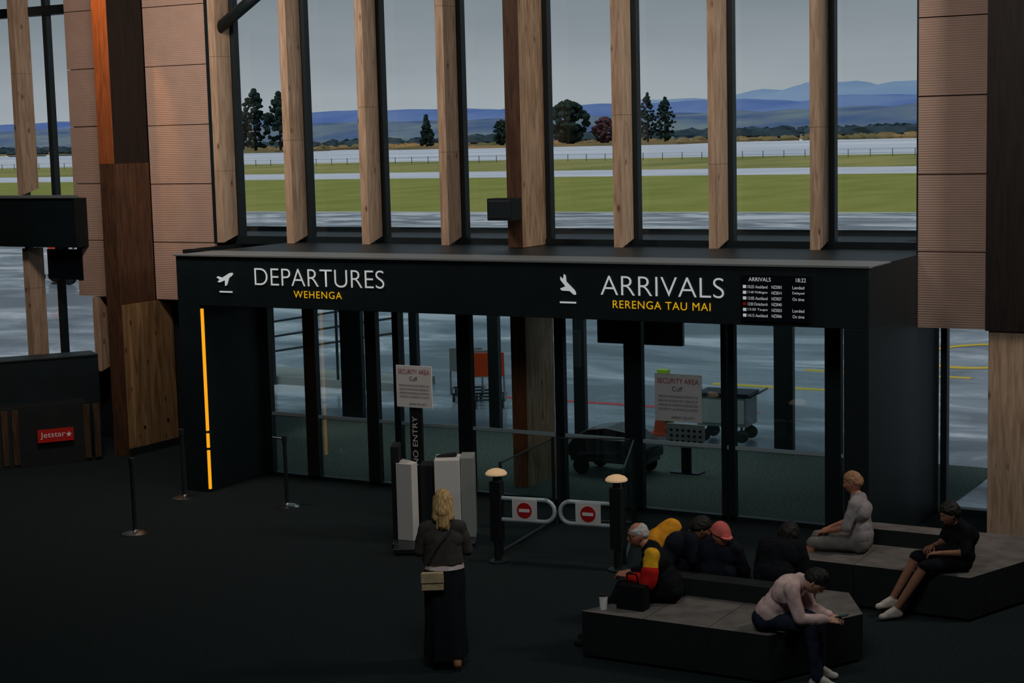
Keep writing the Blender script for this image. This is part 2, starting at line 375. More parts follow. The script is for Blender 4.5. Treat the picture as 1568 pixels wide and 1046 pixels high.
for i,r in enumerate(rows):
    z=3.085-i*0.066
    text(r,-7.34,z,0.24,0.035,18.145,M['letters'],'board_row_%d'%i,fb,0.0)
    text('NZ%d'%(5001+i*13),-7.05,z,0.12,0.035,18.145,M['letters'],'board_flight_%d'%i,fb,0.0)
    if i!=3: text(['Landed','Delayed','On time','','Landed','On time'][i],-6.80,z,0.14,0.035,18.145,M['letters'],'board_status_%d'%i,fb,0.0)
    B().box(-7.40,-7.36,18.145,18.15,z,z+.035,'red' if i==3 else 'letters').build('board_logo_%d'%i,fb)

# ------------------------------------------------------------ security signs
def security_sign(name,x0,x1,z0,z1,y,pole=None,T=None):
    e=empty(name,((x0+x1)/2,y,z0)); w=x1-x0; h=z1-z0
    b=B().box(x0,x1,y,y+.015,z0,z1,'signgrey',T)
    if pole:
        b.box((x0+x1)/2-.09,(x0+x1)/2+.09,y+.015,y+.05,0.03,z0+.12,'ink',T).cyl(((x0+x1)/2,y+.05,0),((x0+x1)/2,y+.05,0.03),0.2,0.2,'dsteel',T=T)
    b.build('plate',e,bevel=0.003)
    text('SECURITY AREA',x0+w*.06,z1-h*.2,w*.88,h*.11,y-.003,M['redtxt'],'title',e,0.0,T)
    text('Cuff',x0+w*.38,z1-h*.36,w*.22,h*.1,y-.003,M['ink'],'emblem',e,0.0,T)
    ln=['PERSONS AND BAGGAGE ENTERING THIS','AREA MAY BE SEARCHED. CARRIAGE OF','WEAPONS OR DANGEROUS GOODS BEYOND','THIS POINT IS AN OFFENCE. NO ENTRY']
    for i,t in enumerate(ln): text(t,x0+w*.08,z1-h*(.5+.09*i),w*.84,h*.05,y-.003,M['ink'],'line_%d'%i,e,0.0,T)
    text('AIRPORT SECURITY',x0+w*.35,z0+h*.06,w*.5,h*.05,y-.003,M['ink'],'line_f',e,0.0,T)
    return e
ss=security_sign('security_sign_stand',-11.86,-11.33,1.53,2.06,17.6,pole=True)
text('NO ENTRY',0,0,0.62,0.075,0,M['signgrey'],'pole_lettering',ss,0.0,T=Matrix.Translation((-11.56,17.596,0.80))@Matrix.Rotation(-math.pi/2,4,'Y'))
security_sign('security_notice',-9.17,-8.52,1.22,1.83,19.5)
e=empty('poster_stand',(-10,22,0)); B().box(-10.17,-9.58,22,22.02,.38,.72,'signgrey').box(-9.95,-9.8,22.02,22.05,0.02,.6,'dsteel').box(-10.1,-9.65,21.95,22.2,0,.02,'dsteel').build('board',e)
for i in range(3):
    for j in range(6): B().box(-10.11+j*.09,-10.07+j*.09,21.995,22,.45+i*.08,.485+i*.08,'frame').build('picto_%d_%d'%(i,j),e)

# ------------------------------------------------------------ stanchions
def stanchion(x,y,arm=0):
    b=B(); b.lathe((x,y,0),[(0.17,0),(0.17,0.012),(0.12,0.03),(0.04,0.045),(0.03,0.06)],'chrome')
    b.cyl((x,y,0.05),(x,y,0.9),0.026,0.026,'dsteel').lathe((x,y,0.88),[(0.034,0),(0.036,0.02),(0.036,0.09),(0.03,0.1)],'frame')
    if arm: b.cap((x,y,.93),(x-.16,y-.05,.95),.015,.012,'dsteel')
    b.build('queue_stanchion',smooth=False)
stanchion(-14.72,15.83); stanchion(-15.56,17.75); stanchion(-13.88,17.88,1)

# ------------------------------------------------------------ kiosk
b=B()
T=Matrix.Translation((-10.9,17.0,0))@Matrix.Rotation(math.radians(28),4,'Z')
b.prism([(-.50,-.05),(-.30,-.14),(-.24,.0),(-.44,.25)],0.06,1.0,'kiosk',T=T)
b.box(-.04,.27,.0,.4,0.06,1.02,'kiosk',T).box(.275,.44,.02,.4,0.06,1.04,'kgrey',T)
b.box(-.56,-.46,-.02,.3,0.06,1.2,'ink',T).box(-.22,-.06,.05,.35,0.06,.95,'ink',T)
b.box(-.55,.45,-.25,.45,0.0,0.06,'dsteel',T).box(-.5,-.1,-.6,-.25,0.02,.08,'dsteel',T)
b.cap((.0,.2,1.02),(.2,.2,1.05),.03,.03,'ink',T=T)
b.build('check_in_kiosk',bevel=0.008)

# ------------------------------------------------------------ gates
g=empty('security_gate',(-9.1,16.6,0))
def gpost(x,y,nm):
    b=B(); b.cyl((x,y,0),(x,y,1.02),0.045,0.045,'dsteel').lathe((x,y,0),[(.11,0),(.11,.02),(.05,.03)],'dsteel')
    b.box(x-.07,x+.07,y-.05,y+.05,.25,.95,'ink')
    b.lathe((x,y,1.02),[(0.05,0),(0.125,0.01),(0.125,0.03),(0.10,0.055),(0.05,0.075),(0.01,0.08)],'lamptop')
    b.build(nm,g,bevel=0.004)
gpost(-9.78,16.5,'post_left'); gpost(-8.35,16.72,'post_right')
def gwing(p,q,nm):
    p=Vector(p); q=Vector(q); d=(q-p); L=d.length; d.normalize(); up=Vector((0,0,1))
    b=B(); zt,zb=.76,.51; r=.024
    pts=[p+up*zt, p+d*(L-.09)+up*zt]
    for i in range(9):
        a=math.pi/2-math.pi*i/8; pts.append(p+d*(L-.12+.12*math.cos(a))+up*((zt+zb)/2+.125*math.sin(a)))
    pts+= [p+d*(L-.09)+up*zb,p+up*zb]
    b.tube(pts,r,'rail',10)
    ang=math.atan2(d.y,d.x)
    c=p+d*(L*.45)+up*.635
    T=Matrix.Translation(c)@Matrix.Rotation(ang if d.x>0 else ang+math.pi,4,'Z')
    b.box(-.15,.15,-.03,-.02,-.125,.125,'signgrey',T)
    b.cyl((0,-.030,0),(0,-.036,0),.09,.09,'red',28,T).box(-.065,.065,-.04,-.036,-.018,.018,'white',T)
    b.build(nm,g)
gwing((-9.72,16.5,0),(-9.08,16.6,0),'gate_wing_left')
gwing((-8.40,16.71,0),(-9.02,16.62,0),'gate_wing_right')
def balus(name,p,q,h=1.1):
    p=Vector((*p,0));q=Vector((*q,0)); d=(q-p).normalized(); nrm=Vector((-d.y,d.x,0))*.006; u=Vector((0,0,1))
    b=B(); vs=[p+nrm+u*.06,q+nrm+u*.06,q+nrm+u*h,p+nrm+u*h,p-nrm+u*.06,q-nrm+u*.06,q-nrm+u*h,p-nrm+u*h]
    b.add(vs,[(0,1,2,3),(7,6,5,4),(0,4,5,1),(3,2,6,7),(0,3,7,4),(1,5,6,2)],'dglass')
    b.tube([p+u*h,q+u*h],.010,'dsteel'); b.cyl(p,p+u*(h+.02),.02,.02,'dsteel'); b.cyl(q,q+u*(h+.02),.02,.02,'dsteel')
    b.tube([p+u*.05,q+u*.05],.02,'dsteel')
    b.build(name)
balus('glass_balustrade',(-10.05,18.5),(-9.15,18.75))
balus('glass_balustrade',(-10.1,18.45),(-9.9,16.8))
balus('glass_balustrade',(-9.10,18.72),(-8.40,17.0))
b=B(); T=Matrix.Translation((-10.85,21.7,0))
prof=[(-.62,.25),(-.62,.42),(-.5,.55),(-.3,.66),(.0,.70),(.3,.66),(.52,.52),(.64,.40),(.64,.25)]
n=len(prof); vs=[(x,-.3,z) for x,z in prof]+[(x,.3,z) for x,z in prof]
b.add(vs,[tuple(range(n)),tuple(range(n,2*n))[::-1]]+[(i,i+n,(i+1)%n+n,(i+1)%n) for i in range(n)],'screen',T)
for sx in (-.4,.4):
    for sy in (-.3,.3): b.cyl((sx,sy-.03,.13),(sx,sy+.03,.13),.13,.13,'rubber',T=T)
b.box(-.6,.6,-.28,.28,.18,.26,'dsteel',T)
b.build('covered_luggage_trolley',bevel=0.03)

# ------------------------------------------------------------ left counter
cd=(Vector((-18.95,19.75,0))-Vector((-21.3,16.3,0))); ang=math.atan2(cd.y,cd.x); L=cd.length
T=Matrix.Translation((-21.3,16.3,0))@Matrix.Rotation(ang,4,'Z')
b=B(); b.box(0,L,0,.5,0,1.6,'black',T).box(0,L,-.02,.52,1.6,1.63,'frame',T)
b.box(0,L*.93,-.35,0,0,0.95,'seatdk',T)
for i in range(26):
    if not 17<i<24: b.box(.1+i*.155,.2+i*.155,-.37,-.35,.05,.9,'slat',T)
b.build('service_counter',bevel=0.005)
e=empty('airline_sign',(-20.2,18,1))
T2=T@Matrix.Translation((3.10,-.42,0.37))
B().box(0,.55,0,.03,0,.2,'red',T2).build('plate',e)
text('Jetstar',.04,.05,.38,.11,-.004,M['white'],'lettering',e,0.0,T2)
st=[(0.475+ (.05 if k%2==0 else .02)*math.sin(math.pi*k/5), (.05 if k%2==0 else .02)*math.cos(math.pi*k/5)+.1) for k in range(10)]
B().add([(x,-.004,z) for x,z in st]+[(.475,-.004,.1)],[(i,(i+1)%10,10) for i in range(10)],'white',T2).build('star',e)

# ------------------------------------------------------------ benches
b=B()
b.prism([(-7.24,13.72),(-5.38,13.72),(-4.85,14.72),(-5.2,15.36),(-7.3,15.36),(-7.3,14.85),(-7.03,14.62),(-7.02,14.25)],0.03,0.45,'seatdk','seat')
b.prism([(-7.0,14.62),(-5.3,14.62),(-5.35,14.85),(-7.0,14.85)],0.45,0.62,'seatdk','seatdk')
for x in (-6.6,-5.96): b.box(x-.004,x+.004,13.715,14.62,0.05,.452,'ink')
b.build('lounge_bench',bevel=0.015)
b=B()
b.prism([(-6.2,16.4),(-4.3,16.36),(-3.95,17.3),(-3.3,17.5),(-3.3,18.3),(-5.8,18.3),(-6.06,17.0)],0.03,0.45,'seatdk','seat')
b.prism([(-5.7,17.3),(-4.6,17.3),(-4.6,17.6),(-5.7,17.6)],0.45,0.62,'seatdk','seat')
for x in (-5.5,-4.9): b.box(x-.004,x+.004,16.37,17.2,0.05,.452,'ink')
b.build('lounge_bench',bevel=0.015)

# ------------------------------------------------------------ people
def remesh(b,vox,it=6):
    me=b.mesh('tmp'); o=bpy.data.objects.new('tmp',me); SC.collection.objects.link(o)
    m=o.modifiers.new('r','REMESH'); m.mode='VOXEL'; m.voxel_size=vox
    s=o.modifiers.new('s','SMOOTH'); s.factor=0.5; s.iterations=it
    dg=bpy.context.evaluated_depsgraph_get(); out=bpy.data.meshes.new_from_object(o.evaluated_get(dg))
    bpy.data.objects.remove(o); out.materials.clear(); return out
def segnearest(c,segs,labels):
    n=len(c); best=np.full(n,1e9); lab=np.zeros(n,int)
    for (a,b,ra,rb),l in zip(segs,labels):
        a=np.array(a);b=np.array(b);d=b-a;dd=max((d*d).sum(),1e-9)
        t=np.clip(((c-a)@d)/dd,0,1); q=a+t[:,None]*d; ds=np.linalg.norm(c-q,axis=1)-(ra+t*(rb-ra))
        k=ds<best; best[k]=ds[k]; lab[k]=l
    return lab
def headpt(d):
    dx,dy,dz=d; x=.074*dx;y=.092*dy;z=.118*dz; t=max(0,-dz)
    x*=1-.30*t**1.6
    if dy>0: y*=1-.06*t
    else: y*=(1.10-.42*t)
    if dy>0:
        g=lambda cx,cz,sx,sz: math.exp(-((x-cx)/sx)**2-((z-cz)/sz)**2)
        y+=.018*g(0,-.012,.010,.022)+.012*g(0,-.030,.014,.010)
        y-=.010*(g(.031,.012,.017,.012)+g(-.031,.012,.017,.012))
        y+=.005*g(0,.034,.05,.010)+.006*g(0,-.062,.024,.012)+.009*g(0,-.098,.022,.018)
        y-=.004*g(0,-.080,.02,.006)
        x*=1+.06*math.exp(-((z+.01)/.03)**2)
    return Vector((x,y,z))
def sphere_dirs(nu=56,nv=44):
    ds=[];fs=[]
    for k in range(nv+1):
        th=math.pi*k/nv
        for i in range(nu):
            a=2*math.pi*i/nu; ds.append((math.sin(th)*math.cos(a),math.sin(th)*math.sin(a),math.cos(th)))
    for k in range(nv):
        for i in range(nu): fs.append((k*nu+i,(k+1)*nu+i,(k+1)*nu+(i+1)%nu,k*nu+(i+1)%nu))
    return ds,fs
DS,FS=sphere_dirs(72,56)
def hairmask(d,style):
    dx,dy,dz=d
    line=(-.10+.60*dy) if dy>0 else (-.10+.42*dy)
    if style=='long': line=(-.25+.72*dy) if dy>0 else -.8
    line+=.05*noise.noise(Vector(d)*9)
    m=(dz-line)/.26
    if style=='fringe': m=min(m,(.80-dz-0.30*dy)/.25+.2)
    return max(0,min(1,m))
EYEW=mat('eye_white',(205,200,192),0.3); EYED=mat('eye_dark',(35,28,24),0.2)
LIP=mat('lips',(150,85,75),0.5)
def head(T,skin,hairm,style,parent,th=.016,lip=None):
    b=B(); b.add([headpt(d) for d in DS],FS,skin,T)
    for s in (-1,1):
        b.ball((s*.031,.0655,.010),.0115,EYEW,12,T); b.ball((s*.031,.0725,.009),.0055,EYED,8,T)
        b.ball((s*.031,.0655,.0145),.0120,skin,12,T)
        b.cap((s*.017,.086,.033),(s*.046,.069,.034),.0035,.0025,hairm,6,2,T)
        b.cap((s*.077,-.005,.018),(s*.074,.003,-.022),.013,.009,skin,8,3,T)
        b.cap((s*.082,-.012,.02),(s*.079,-.008,-.01),.006,.005,skin,8,3,T)
    b.cap((-.017,.0815,-.061),(.017,.0815,-.061),.0042,.0042,lip or LIP,8,2,T)
    b.cap((-.013,.0815,-.067),(.013,.0815,-.067),.0045,.0045,lip or LIP,8,2,T)
    b.build('head',parent,smooth=True)
    if style:
        vs=[]
        for d in DS:
            p=headpt(d); m=hairmask(d,style); nz=noise.noise(Vector(d)*6)*.008+noise.noise(Vector((d[0]*26,d[1]*26,d[2]*5)))*.005
            vs.append(p+Vector(d)*(-.004+m*(th+.004+nz)))
        B().add(vs,FS,hairm,T).build('hair',parent,smooth=True)
def handmesh(side,curl,T,skin,parent,nm):
    b=B(); b.cap((0,-.02,0),(0,.02,0),.026,.024,skin,10,3)
    xs=[.033,.011,-.011,-.031]; ln=[.072,.080,.074,.058]
    for i,x in enumerate(xs):
        b.cap((x*.55,.015,0),(x,.082,0),.016,.0115,skin,10,3)
        fan=(x)*1.6; p=Vector((x,.084,0)); a=0
        for k,fr_ in enumerate((.45,.32,.23)):
            a+=curl*(1.0,1.15,.7)[k]; d=Vector((math.sin(fan)*math.cos(a),math.cos(fan)*math.cos(a),-math.sin(a)))
            q=p+d*ln[i]*fr_; b.cap(p,q,.0088-.0008*k,.0082-.0008*k,skin,8,3); p=q
    b.cap((.018,.012,-.004),(.047,.045,-.014),.014,.0115,skin,8,3); b.cap((.047,.045,-.014),(.056,.072,-.026),.0105,.0095,skin,8,3); b.cap((.056,.072,-.026),(.05,.092,-.036),.0095,.008,skin,8,3)
    me=remesh(b,.0038,2)
    S=Matrix.Diagonal((side,1,1,1)); me.transform(T@S)
    if side<0: me.flip_normals()
    me.materials.append(skin)
    me.polygons.foreach_set('use_smooth',[True]*len(me.polygons))
    o=bpy.data.objects.new(nm,me); link(o,parent)
def frame_from(p,y,z):
    y=y.normalized(); x=y.cross(z).normalized(); z=x.cross(y)
    m=Matrix((x,y,z)).transposed().to_4x4(); m.translation=p; return m
def person(name,o,hd,P,skin,top,bottom,shoe,hairm,style,sleeve='long',legs='long',s=1.0,bulk=0.0,curl=.45,hth=.013):
    f=Vector((hd[0],hd[1],0)).normalized(); r=Vector((f.y,-f.x,0)); up=Vector((0,0,1)); O=Vector((o[0],o[1],0))
    W=lambda l: O+r*l[0]+f*l[1]+up*l[2]
    D=lambda l: (r*l[0]+f*l[1]+up*l[2])
    e=empty(name,(o[0],o[1],0))
    lat=Vector(P.get('lat',(1,0,0))).normalized(); hlat=Vector(P.get('hlat',(1,0,0))).normalized()
    hip=Vector(P['hip']);ch=Vector(P['chest']);nk=Vector(P['neck']);hdp=Vector(P['head'])
    segs=[];labs=[]
    SK,TP,BT,SH=0,1,2,3
    def S(a,b,ra,rb,l): segs.append((tuple(W(a)),tuple(W(b)),ra*s,rb*s)); labs.append(l)
    k=bulk
    waist=hip.lerp(ch,.48)
    S(hip-hlat*.075,hip+hlat*.075,.108,.108,BT)
    S(hip.lerp(waist,.5)-hlat*.06,hip.lerp(waist,.5)+hlat*.06,.112+k,.112+k,TP)
    S(waist-lat*.05,waist+lat*.05,.103+k,.103+k,TP)
    S(ch-lat*.075,ch+lat*.075,.112+k,.112+k,TP)
    S(waist,ch,.10+k,.11+k,TP)
    sh=ch.lerp(nk,.62); sw=P.get('sw',.165)
    S(sh-lat*(sw-.03),sh+lat*(sw-.03),.062+k,.062+k,TP)
    S(ch,nk,.10+k,.06+k*.5,TP)
    S(nk,hdp-Vector((0,0,.03)),.052,.05,SK)
    for sd,a in ((-1,'l'),(1,'r')):
        sp=sh+lat*sd*sw; el=Vector(P['e'+a]); wr=Vector(P['w'+a])
        S(sp,el,.054+k,.043+k*.8,TP)
        if sleeve=='long': S(el,el.lerp(wr,.86),.043+k*.8,.034+k*.5,TP); S(el.lerp(wr,.8),wr,.026,.024,SK)
        else: S(el,wr,.038,.025,SK)
        hp=hip+hlat*sd*.09; kn=Vector(P['k'+a]); an=Vector(P['a'+a])
        S(hp,kn,.088,.064,BT)
        if legs=='long': S(kn,an,.062,.052,BT)
        else: S(kn,kn.lerp(an,.35),.052,.054,SK); S(kn.lerp(an,.35),an,.052,.036,SK)
        td=Vector(P.get('t'+a,(0,1,0))).normalized()
        heel=an-td*.04-Vector((0,0,.045)); toe=an+td*.15-Vector((0,0,.058))
        S(an,heel,.042,.04,SH); S(heel,toe,.040,.034,SH); S(an,an.lerp(toe,.6),.042,.036,SH)
    b=B()
    for (a,c,ra,rb) in segs: b.cap(a,c,ra,rb,skin,16,5)
    me=remesh(b,.0095,8)
    nv=len(me.vertices); vc=np.empty(nv*3); me.vertices.foreach_get('co',vc); vc=vc.reshape(nv,3)
    vl=segnearest(vc,segs,labs); it=iter(vl)
    def dz(co):
        l=next(it)
        if l in(TP,BT): return noise.noise(co*11)*.008+noise.noise(Vector((co.x*24,co.y*24,co.z*13)))*.005+(.006 if l==TP else .003)
        return 0.0
    jitter(me,dz)
    n=len(me.polygons); c=np.empty(n*3); me.polygons.foreach_get('center',c); lab=segnearest(c.reshape(n,3),segs,labs)
    for m_ in [skin,top,bottom,shoe]: me.materials.append(m_)
    me.polygons.foreach_set('material_index',lab.astype('i')); me.polygons.foreach_set('use_smooth',[True]*n); me.update()
    link(bpy.data.objects.new('body',me),e)
    look=D(Vector(P.get('look',(0,1,0)))).normalized(); hu=D(Vector(P.get('hup',(0,0,1))))
    T=frame_from(W(hdp),look,hu)
    head(T,skin,hairm,style,e,hth)
    for sd,a in ((-1,'l'),(1,'r')):
        wr=W(Vector(P['w'+a])); hdn=Vector(P.get('h'+a,tuple(Vector(P['w'+a])-Vector(P['e'+a]))))
        nrm=D(Vector(P.get('n'+a,(0,0,1))))
        handmesh(-sd,curl,frame_from(wr,D(hdn),nrm),skin,e,'hand_left' if sd<0 else 'hand_right')
    return e,W,T
SKIN=mat('skin_light',(206,158,132),0.55,0.06,30); SKIN2=mat('skin_ruddy',(196,132,104),0.55,0.08,30); SKIN3=mat('skin_tan',(156,110,86),0.55,0.06,30)
HB=mat('hair_blonde',(206,168,112),0.6,0.35,60,0.4,120,stretch=(1,1,.15)); HD=mat('hair_dark',(32,28,26),0.6,0.3,60,stretch=(1,1,.2)); HW=mat('hair_grey_white',(200,196,190),0.7,0.2,60); HG=mat('hair_ginger_grey',(166,124,92),0.7,0.25,60)
C=lambda n,c,v=.15: mat(n,c,0.9,v,14,0.3,180,spec=0.1)
cj=C('jacket_charcoal',(72,68,64)); cblk=C('cloth_black',(24,26,30)); cskirt=C('skirt_black',(28,32,34)); cwhite=C('shirt_white',(224,208,204)); cmust=C('hoodie_mustard',(236,158,44)); cred=C('jacket_red',(212,40,32)); cgrey=C('shirt_grey',(158,150,152)); cpink=C('shirt_pale_pink',(218,186,180)); cshort=C('shorts_beige',(128,124,118)); cshoe=C('shoe_white',(206,196,186)); cdk=C('shoe_dark',(40,38,38)); cyel=C('jacket_yellow',(236,176,40)); cnavy=C('jacket_navy',(30,33,42)); ctan=C('bag_cream',(200,178,138)); csand=C('sandal_tan',(170,120,84)); cjean=C('jeans_dark_blue',(38,44,58))

P=dict(hip=(0,0,.90),chest=(0,.0,1.20),neck=(0,.0,1.38),head=(0.005,.03,1.525),kl=(-.09,.10,.5),kr=(.09,-.04,.47),al=(-.11,.16,.10),ar=(.11,-.20,.12),
 el=(-.225,.02,1.08),er=(.225,.02,1.08),wl=(-.10,.23,1.08),wr=(.10,.23,1.08),look=(0,1,-.15),sw=.16)
e,W,T=person('woman_walking',(-8.29,12.99),(-.5,.866),P,SKIN,cj,cblk,csand,HB,'long',bulk=.006,s=.95,hth=.020)
b=B()
for (a,c,r0,r1) in [((0,-.06,.06),(0,-.085,-.06),.075,.07),((-.04,-.06,.0),(-.055,-.06,-.12),.05,.045),((.04,-.06,.0),(.055,-.06,-.12),.05,.045),((0,-.08,-.05),(0.0,-.075,-.19),.068,.05),((-.03,-.075,-.1),(-.045,-.06,-.22),.04,.02),((.03,-.075,-.1),(.04,-.065,-.23),.04,.02)]:
    b.cap(T@Vector(a),T@Vector(c),r0,r1,HB,14,5)
me=remesh(b,.007,4)
jitter(me,lambda c: noise.noise(Vector((c.x*60,c.y*60,c.z*6)))*.012)
me.materials.append(HB); me.polygons.foreach_set('use_smooth',[True]*len(me.polygons))
link(bpy.data.objects.new('long_hair',me),e)
def loft(rings,m,nm,parent,W,n=64,fold=.0,nf=9):
    b=B(); vs=[];fs=[]
    for k,(c,rx,ry,) in enumerate(rings):
        t=k/(len(rings)-1)
        for i in range(n):
            a=2*math.pi*i/n; q=1+fold*t*math.sin(a*nf+1.3*math.sin(a*2))
            vs.append(W((c[0]+rx*q*math.cos(a),c[1]+ry*q*math.sin(a),c[2])))
    for k in range(len(rings)-1):
        for i in range(n): fs.append((k*n+i,k*n+(i+1)%n,(k+1)*n+(i+1)%n,(k+1)*n+i))
    b.add(vs,fs,m); return b.build(nm,parent,smooth=True)
loft([((0,0,1.0),.155,.115),((0,0,.92),.185,.135),((0,0,.8),.195,.15),((0,-.01,.6),.185,.17),((0,-.02,.4),.185,.19),((0,-.02,.22),.195,.21),((0,-.02,.10),.20,.215)],cskirt,'long_skirt',e,W,fold=.07)
loft([((0,0,1.03),.165,.125),((0,0,.99),.180,.136),((0,0,.93),.190,.146)],cwhite,'shirt_hem',e,W)
loft([((0,0,1.2),.182,.132),((0,0,1.1),.182,.137),((0,0,.985),.196,.150)],cj,'jacket_hem',e,W,fold=.03)
bb=B(); TB=frame_from(W((-.10,-.19,.86)),Vector((-.5,.866,0)),Vector((0,0,1)))
bb.box(-.10,.10,-.03,.04,-.09,.07,ctan,TB).box(-.105,.105,-.04,-.03,-.02,.075,ctan,TB)
bb.build('handbag',e,bevel=.012)
B().tube([W((-.2,-.16,.92)),W((-.10,-.165,1.1)),W((.06,-.145,1.3)),W((.11,-.05,1.42))],.006,cj).build('bag_strap',e)

P=dict(hip=(0,0,.56),chest=(0,.15,.83),neck=(0,.22,.97),head=(0,.32,1.08),kl=(-.12,.49,.54),kr=(.12,.49,.54),al=(-.10,.76,.09),ar=(.14,.76,.09),
 el=(-.24,.18,.70),er=(.24,.18,.70),wl=(-.08,.42,.70),wr=(.08,.42,.70),look=(-.45,1,-.15))
e,W,T=person('elderly_man_seated',(-6.62,14.40),(-.95,-.32),P,SKIN2,cblk,cblk,cdk,HW,'fringe',bulk=.012)
gl=B()
for s_ in (-1,1):
    pts=[T@Vector((s_*.032+.021*math.cos(a),.091,.010+.016*math.sin(a))) for a in [2*math.pi*i/12 for i in range(13)]]
    gl.tube(pts,.0026,'ink',5); gl.tube([T@Vector((s_*.053,.090,.014)),T@Vector((s_*.078,.0,.018))],.0026,'ink',5)
gl.tube([T@Vector((-.011,.092,.012)),T@Vector((.011,.092,.012))],.0026,'ink',5); gl.build('spectacles',e)
def overlay(segs,m,nm,parent,vox=.012):
    b=B()
    for a,c,r0,r1 in segs: b.cap(a,c,r0,r1,m,14,5)
    me=remesh(b,vox,3)
    jitter(me,lambda c: noise.noise(c*12)*.010)
    me.materials.append(m); me.polygons.foreach_set('use_smooth',[True]*len(me.polygons))
    return link(bpy.data.objects.new(nm,me),parent)
overlay([(W((-.17,.17,.93)),W((-.235,.18,.80)),.080,.074)],cyel,'jacket_sleeve_yellow',e)
overlay([(W((-.235,.18,.79)),W((-.24,.20,.69)),.083,.077),(W((-.24,.2,.70)),W((-.12,.38,.70)),.07,.05)],cred,'jacket_sleeve_red',e)
b=B(); c0=Vector((-7.08,13.86,.451)); b.cyl(c0,c0+Vector((0,0,.13)),.034,.042,'white').cyl(c0+Vector((0,0,.13)),c0+Vector((0,0,.142)),.045,.043,'ink'); b.build('coffee_cup')
b=B(); b.prism([(-6.98,13.93),(-6.70,13.93),(-6.70,14.07),(-6.98,14.07)],0.451,.68,cblk).tube([(-6.91,14.0,.68),(-6.89,14.0,.78),(-6.80,14.0,.78),(-6.78,14.0,.68)],.008,cblk); b.build('black_tote_bag',bevel=.03)

P=dict(hip=(0,0,.56),chest=(.02,.20,.79),neck=(.08,.33,.88),head=(.20,.42,.94),kl=(-.11,.44,.53),kr=(.11,.44,.53),al=(-.11,.52,.09),ar=(.11,.52,.09),
 el=(-.20,.25,.64),er=(.27,.28,.66),wl=(-.07,.44,.62),wr=(.1,.46,.62),look=(.5,1,-.5))
e,W,T=person('person_in_mustard_hood_seated',(-7.10,15.05),(.50,.87),P,SKIN3,cnavy,cblk,cdk,HD,'short',bulk=.02,hth=.022)
overlay([(W((-.06,.06,.80)),W((-.02,.22,.93)),.135,.105),(W((-.12,.10,.76)),W((-.17,.22,.78)),.11,.08)],cmust,'mustard_hood',e)
P=dict(hip=(0,.06,.56),chest=(0,.10,.76),neck=(0,.10,.87),head=(0.02,.06,.965),kl=(-.1,.44,.53),kr=(.1,.44,.53),al=(-.1,.50,.09),ar=(.1,.50,.09),
 el=(-.22,.16,.62),er=(.22,.16,.62),wl=(-.08,.38,.62),wr=(.08,.38,.62),look=(.75,-.45,-.25))
e,W,T=person('person_in_pink_cap_seated',(-6.42,15.0),(.05,1),P,SKIN2,cnavy,cblk,cdk,HD,'short',bulk=.012)
CAP=C('cap_pink_red',(222,112,104))
cb=B(); cb.add([headpt(d)+Vector(d)*((.024) if d[2]>.18 else -.01) for d in DS],FS,CAP,T)
cb.prism([(-.07,.07),(-.05,.14),(0,.165),(.05,.14),(.07,.07)],.028,.036,CAP,T=T); cb.build('baseball_cap',e)
P=dict(hip=(0,0,.56),chest=(0,.16,.79),neck=(0,.26,.88),head=(0,.36,.94),kl=(-.1,.44,.53),kr=(.1,.44,.53),al=(-.1,.50,.09),ar=(.1,.50,.09),
 el=(-.23,.22,.64),er=(.23,.22,.64),wl=(-.08,.42,.62),wr=(.08,.42,.62),look=(0,1,-.7))
person('person_in_black_jacket_seated',(-5.86,15.05),(.1,1),P,SKIN3,cblk,cblk,cdk,HD,'long',bulk=.03,hth=.028)

P=dict(hip=(0,0,.56),chest=(0,.02,.89),neck=(0,.05,1.04),head=(0,.09,1.18),kl=(-.12,.49,.54),kr=(.12,.49,.56),al=(-.12,.64,.09),ar=(.12,.66,.09),
 el=(-.22,.12,.75),er=(.22,.12,.75),wl=(-.10,.34,.67),wr=(.10,.34,.67),look=(0,1,-.2))
person('man_in_grey_shirt_seated',(-5.60,16.95),(-.98,-.14),P,SKIN2,cgrey,cshort,cdk,HG,'short',sleeve='short',legs='shorts',bulk=.008)

P=dict(hip=(0,.10,.55),chest=(0,.06,.80),neck=(0,.12,.93),head=(0,.20,1.02),kl=(-.10,.52,.54),kr=(.12,.50,.58),al=(-.02,.80,.10),ar=(.14,.76,.16),
 el=(-.24,.16,.68),er=(.24,.14,.68),wl=(-.10,.36,.66),wr=(.10,.34,.68),look=(.1,1,-.35))
person('person_in_black_lounging',(-4.42,16.72),(-.72,-.69),P,SKIN3,cblk,cblk,cshoe,HD,'short',sleeve='short',legs='shorts',bulk=.01,hth=.022)

P=dict(hip=(0,0,.56),chest=(0,.20,.82),neck=(0,.32,.90),head=(0,.45,.92),kl=(-.12,.44,.54),kr=(.12,.44,.54),al=(-.14,.44,.09),ar=(.14,.50,.09),
 el=(-.19,.36,.62),er=(.19,.36,.62),wl=(-.06,.58,.60),wr=(.06,.58,.60),look=(0,.75,-.8),hup=(0,.8,.6),hl=(.3,1,0),hr=(-.3,1,0),nl=(-.5,0,.6),nr=(.5,0,.6))
e,W,T=person('person_hunched_over_phone',(-5.48,13.92),(.97,.1),P,SKIN,cpink,cjean,cshoe,HD,'short',bulk=.012,curl=.6,hth=.018)
TB=frame_from(W((0,.67,.63)),Vector((.97,.1,.2)),Vector((0,0,1)))
B().box(-.036,.036,-.07,.07,-.004,.004,'screen',TB).build('mobile_phone',e,bevel=.003)

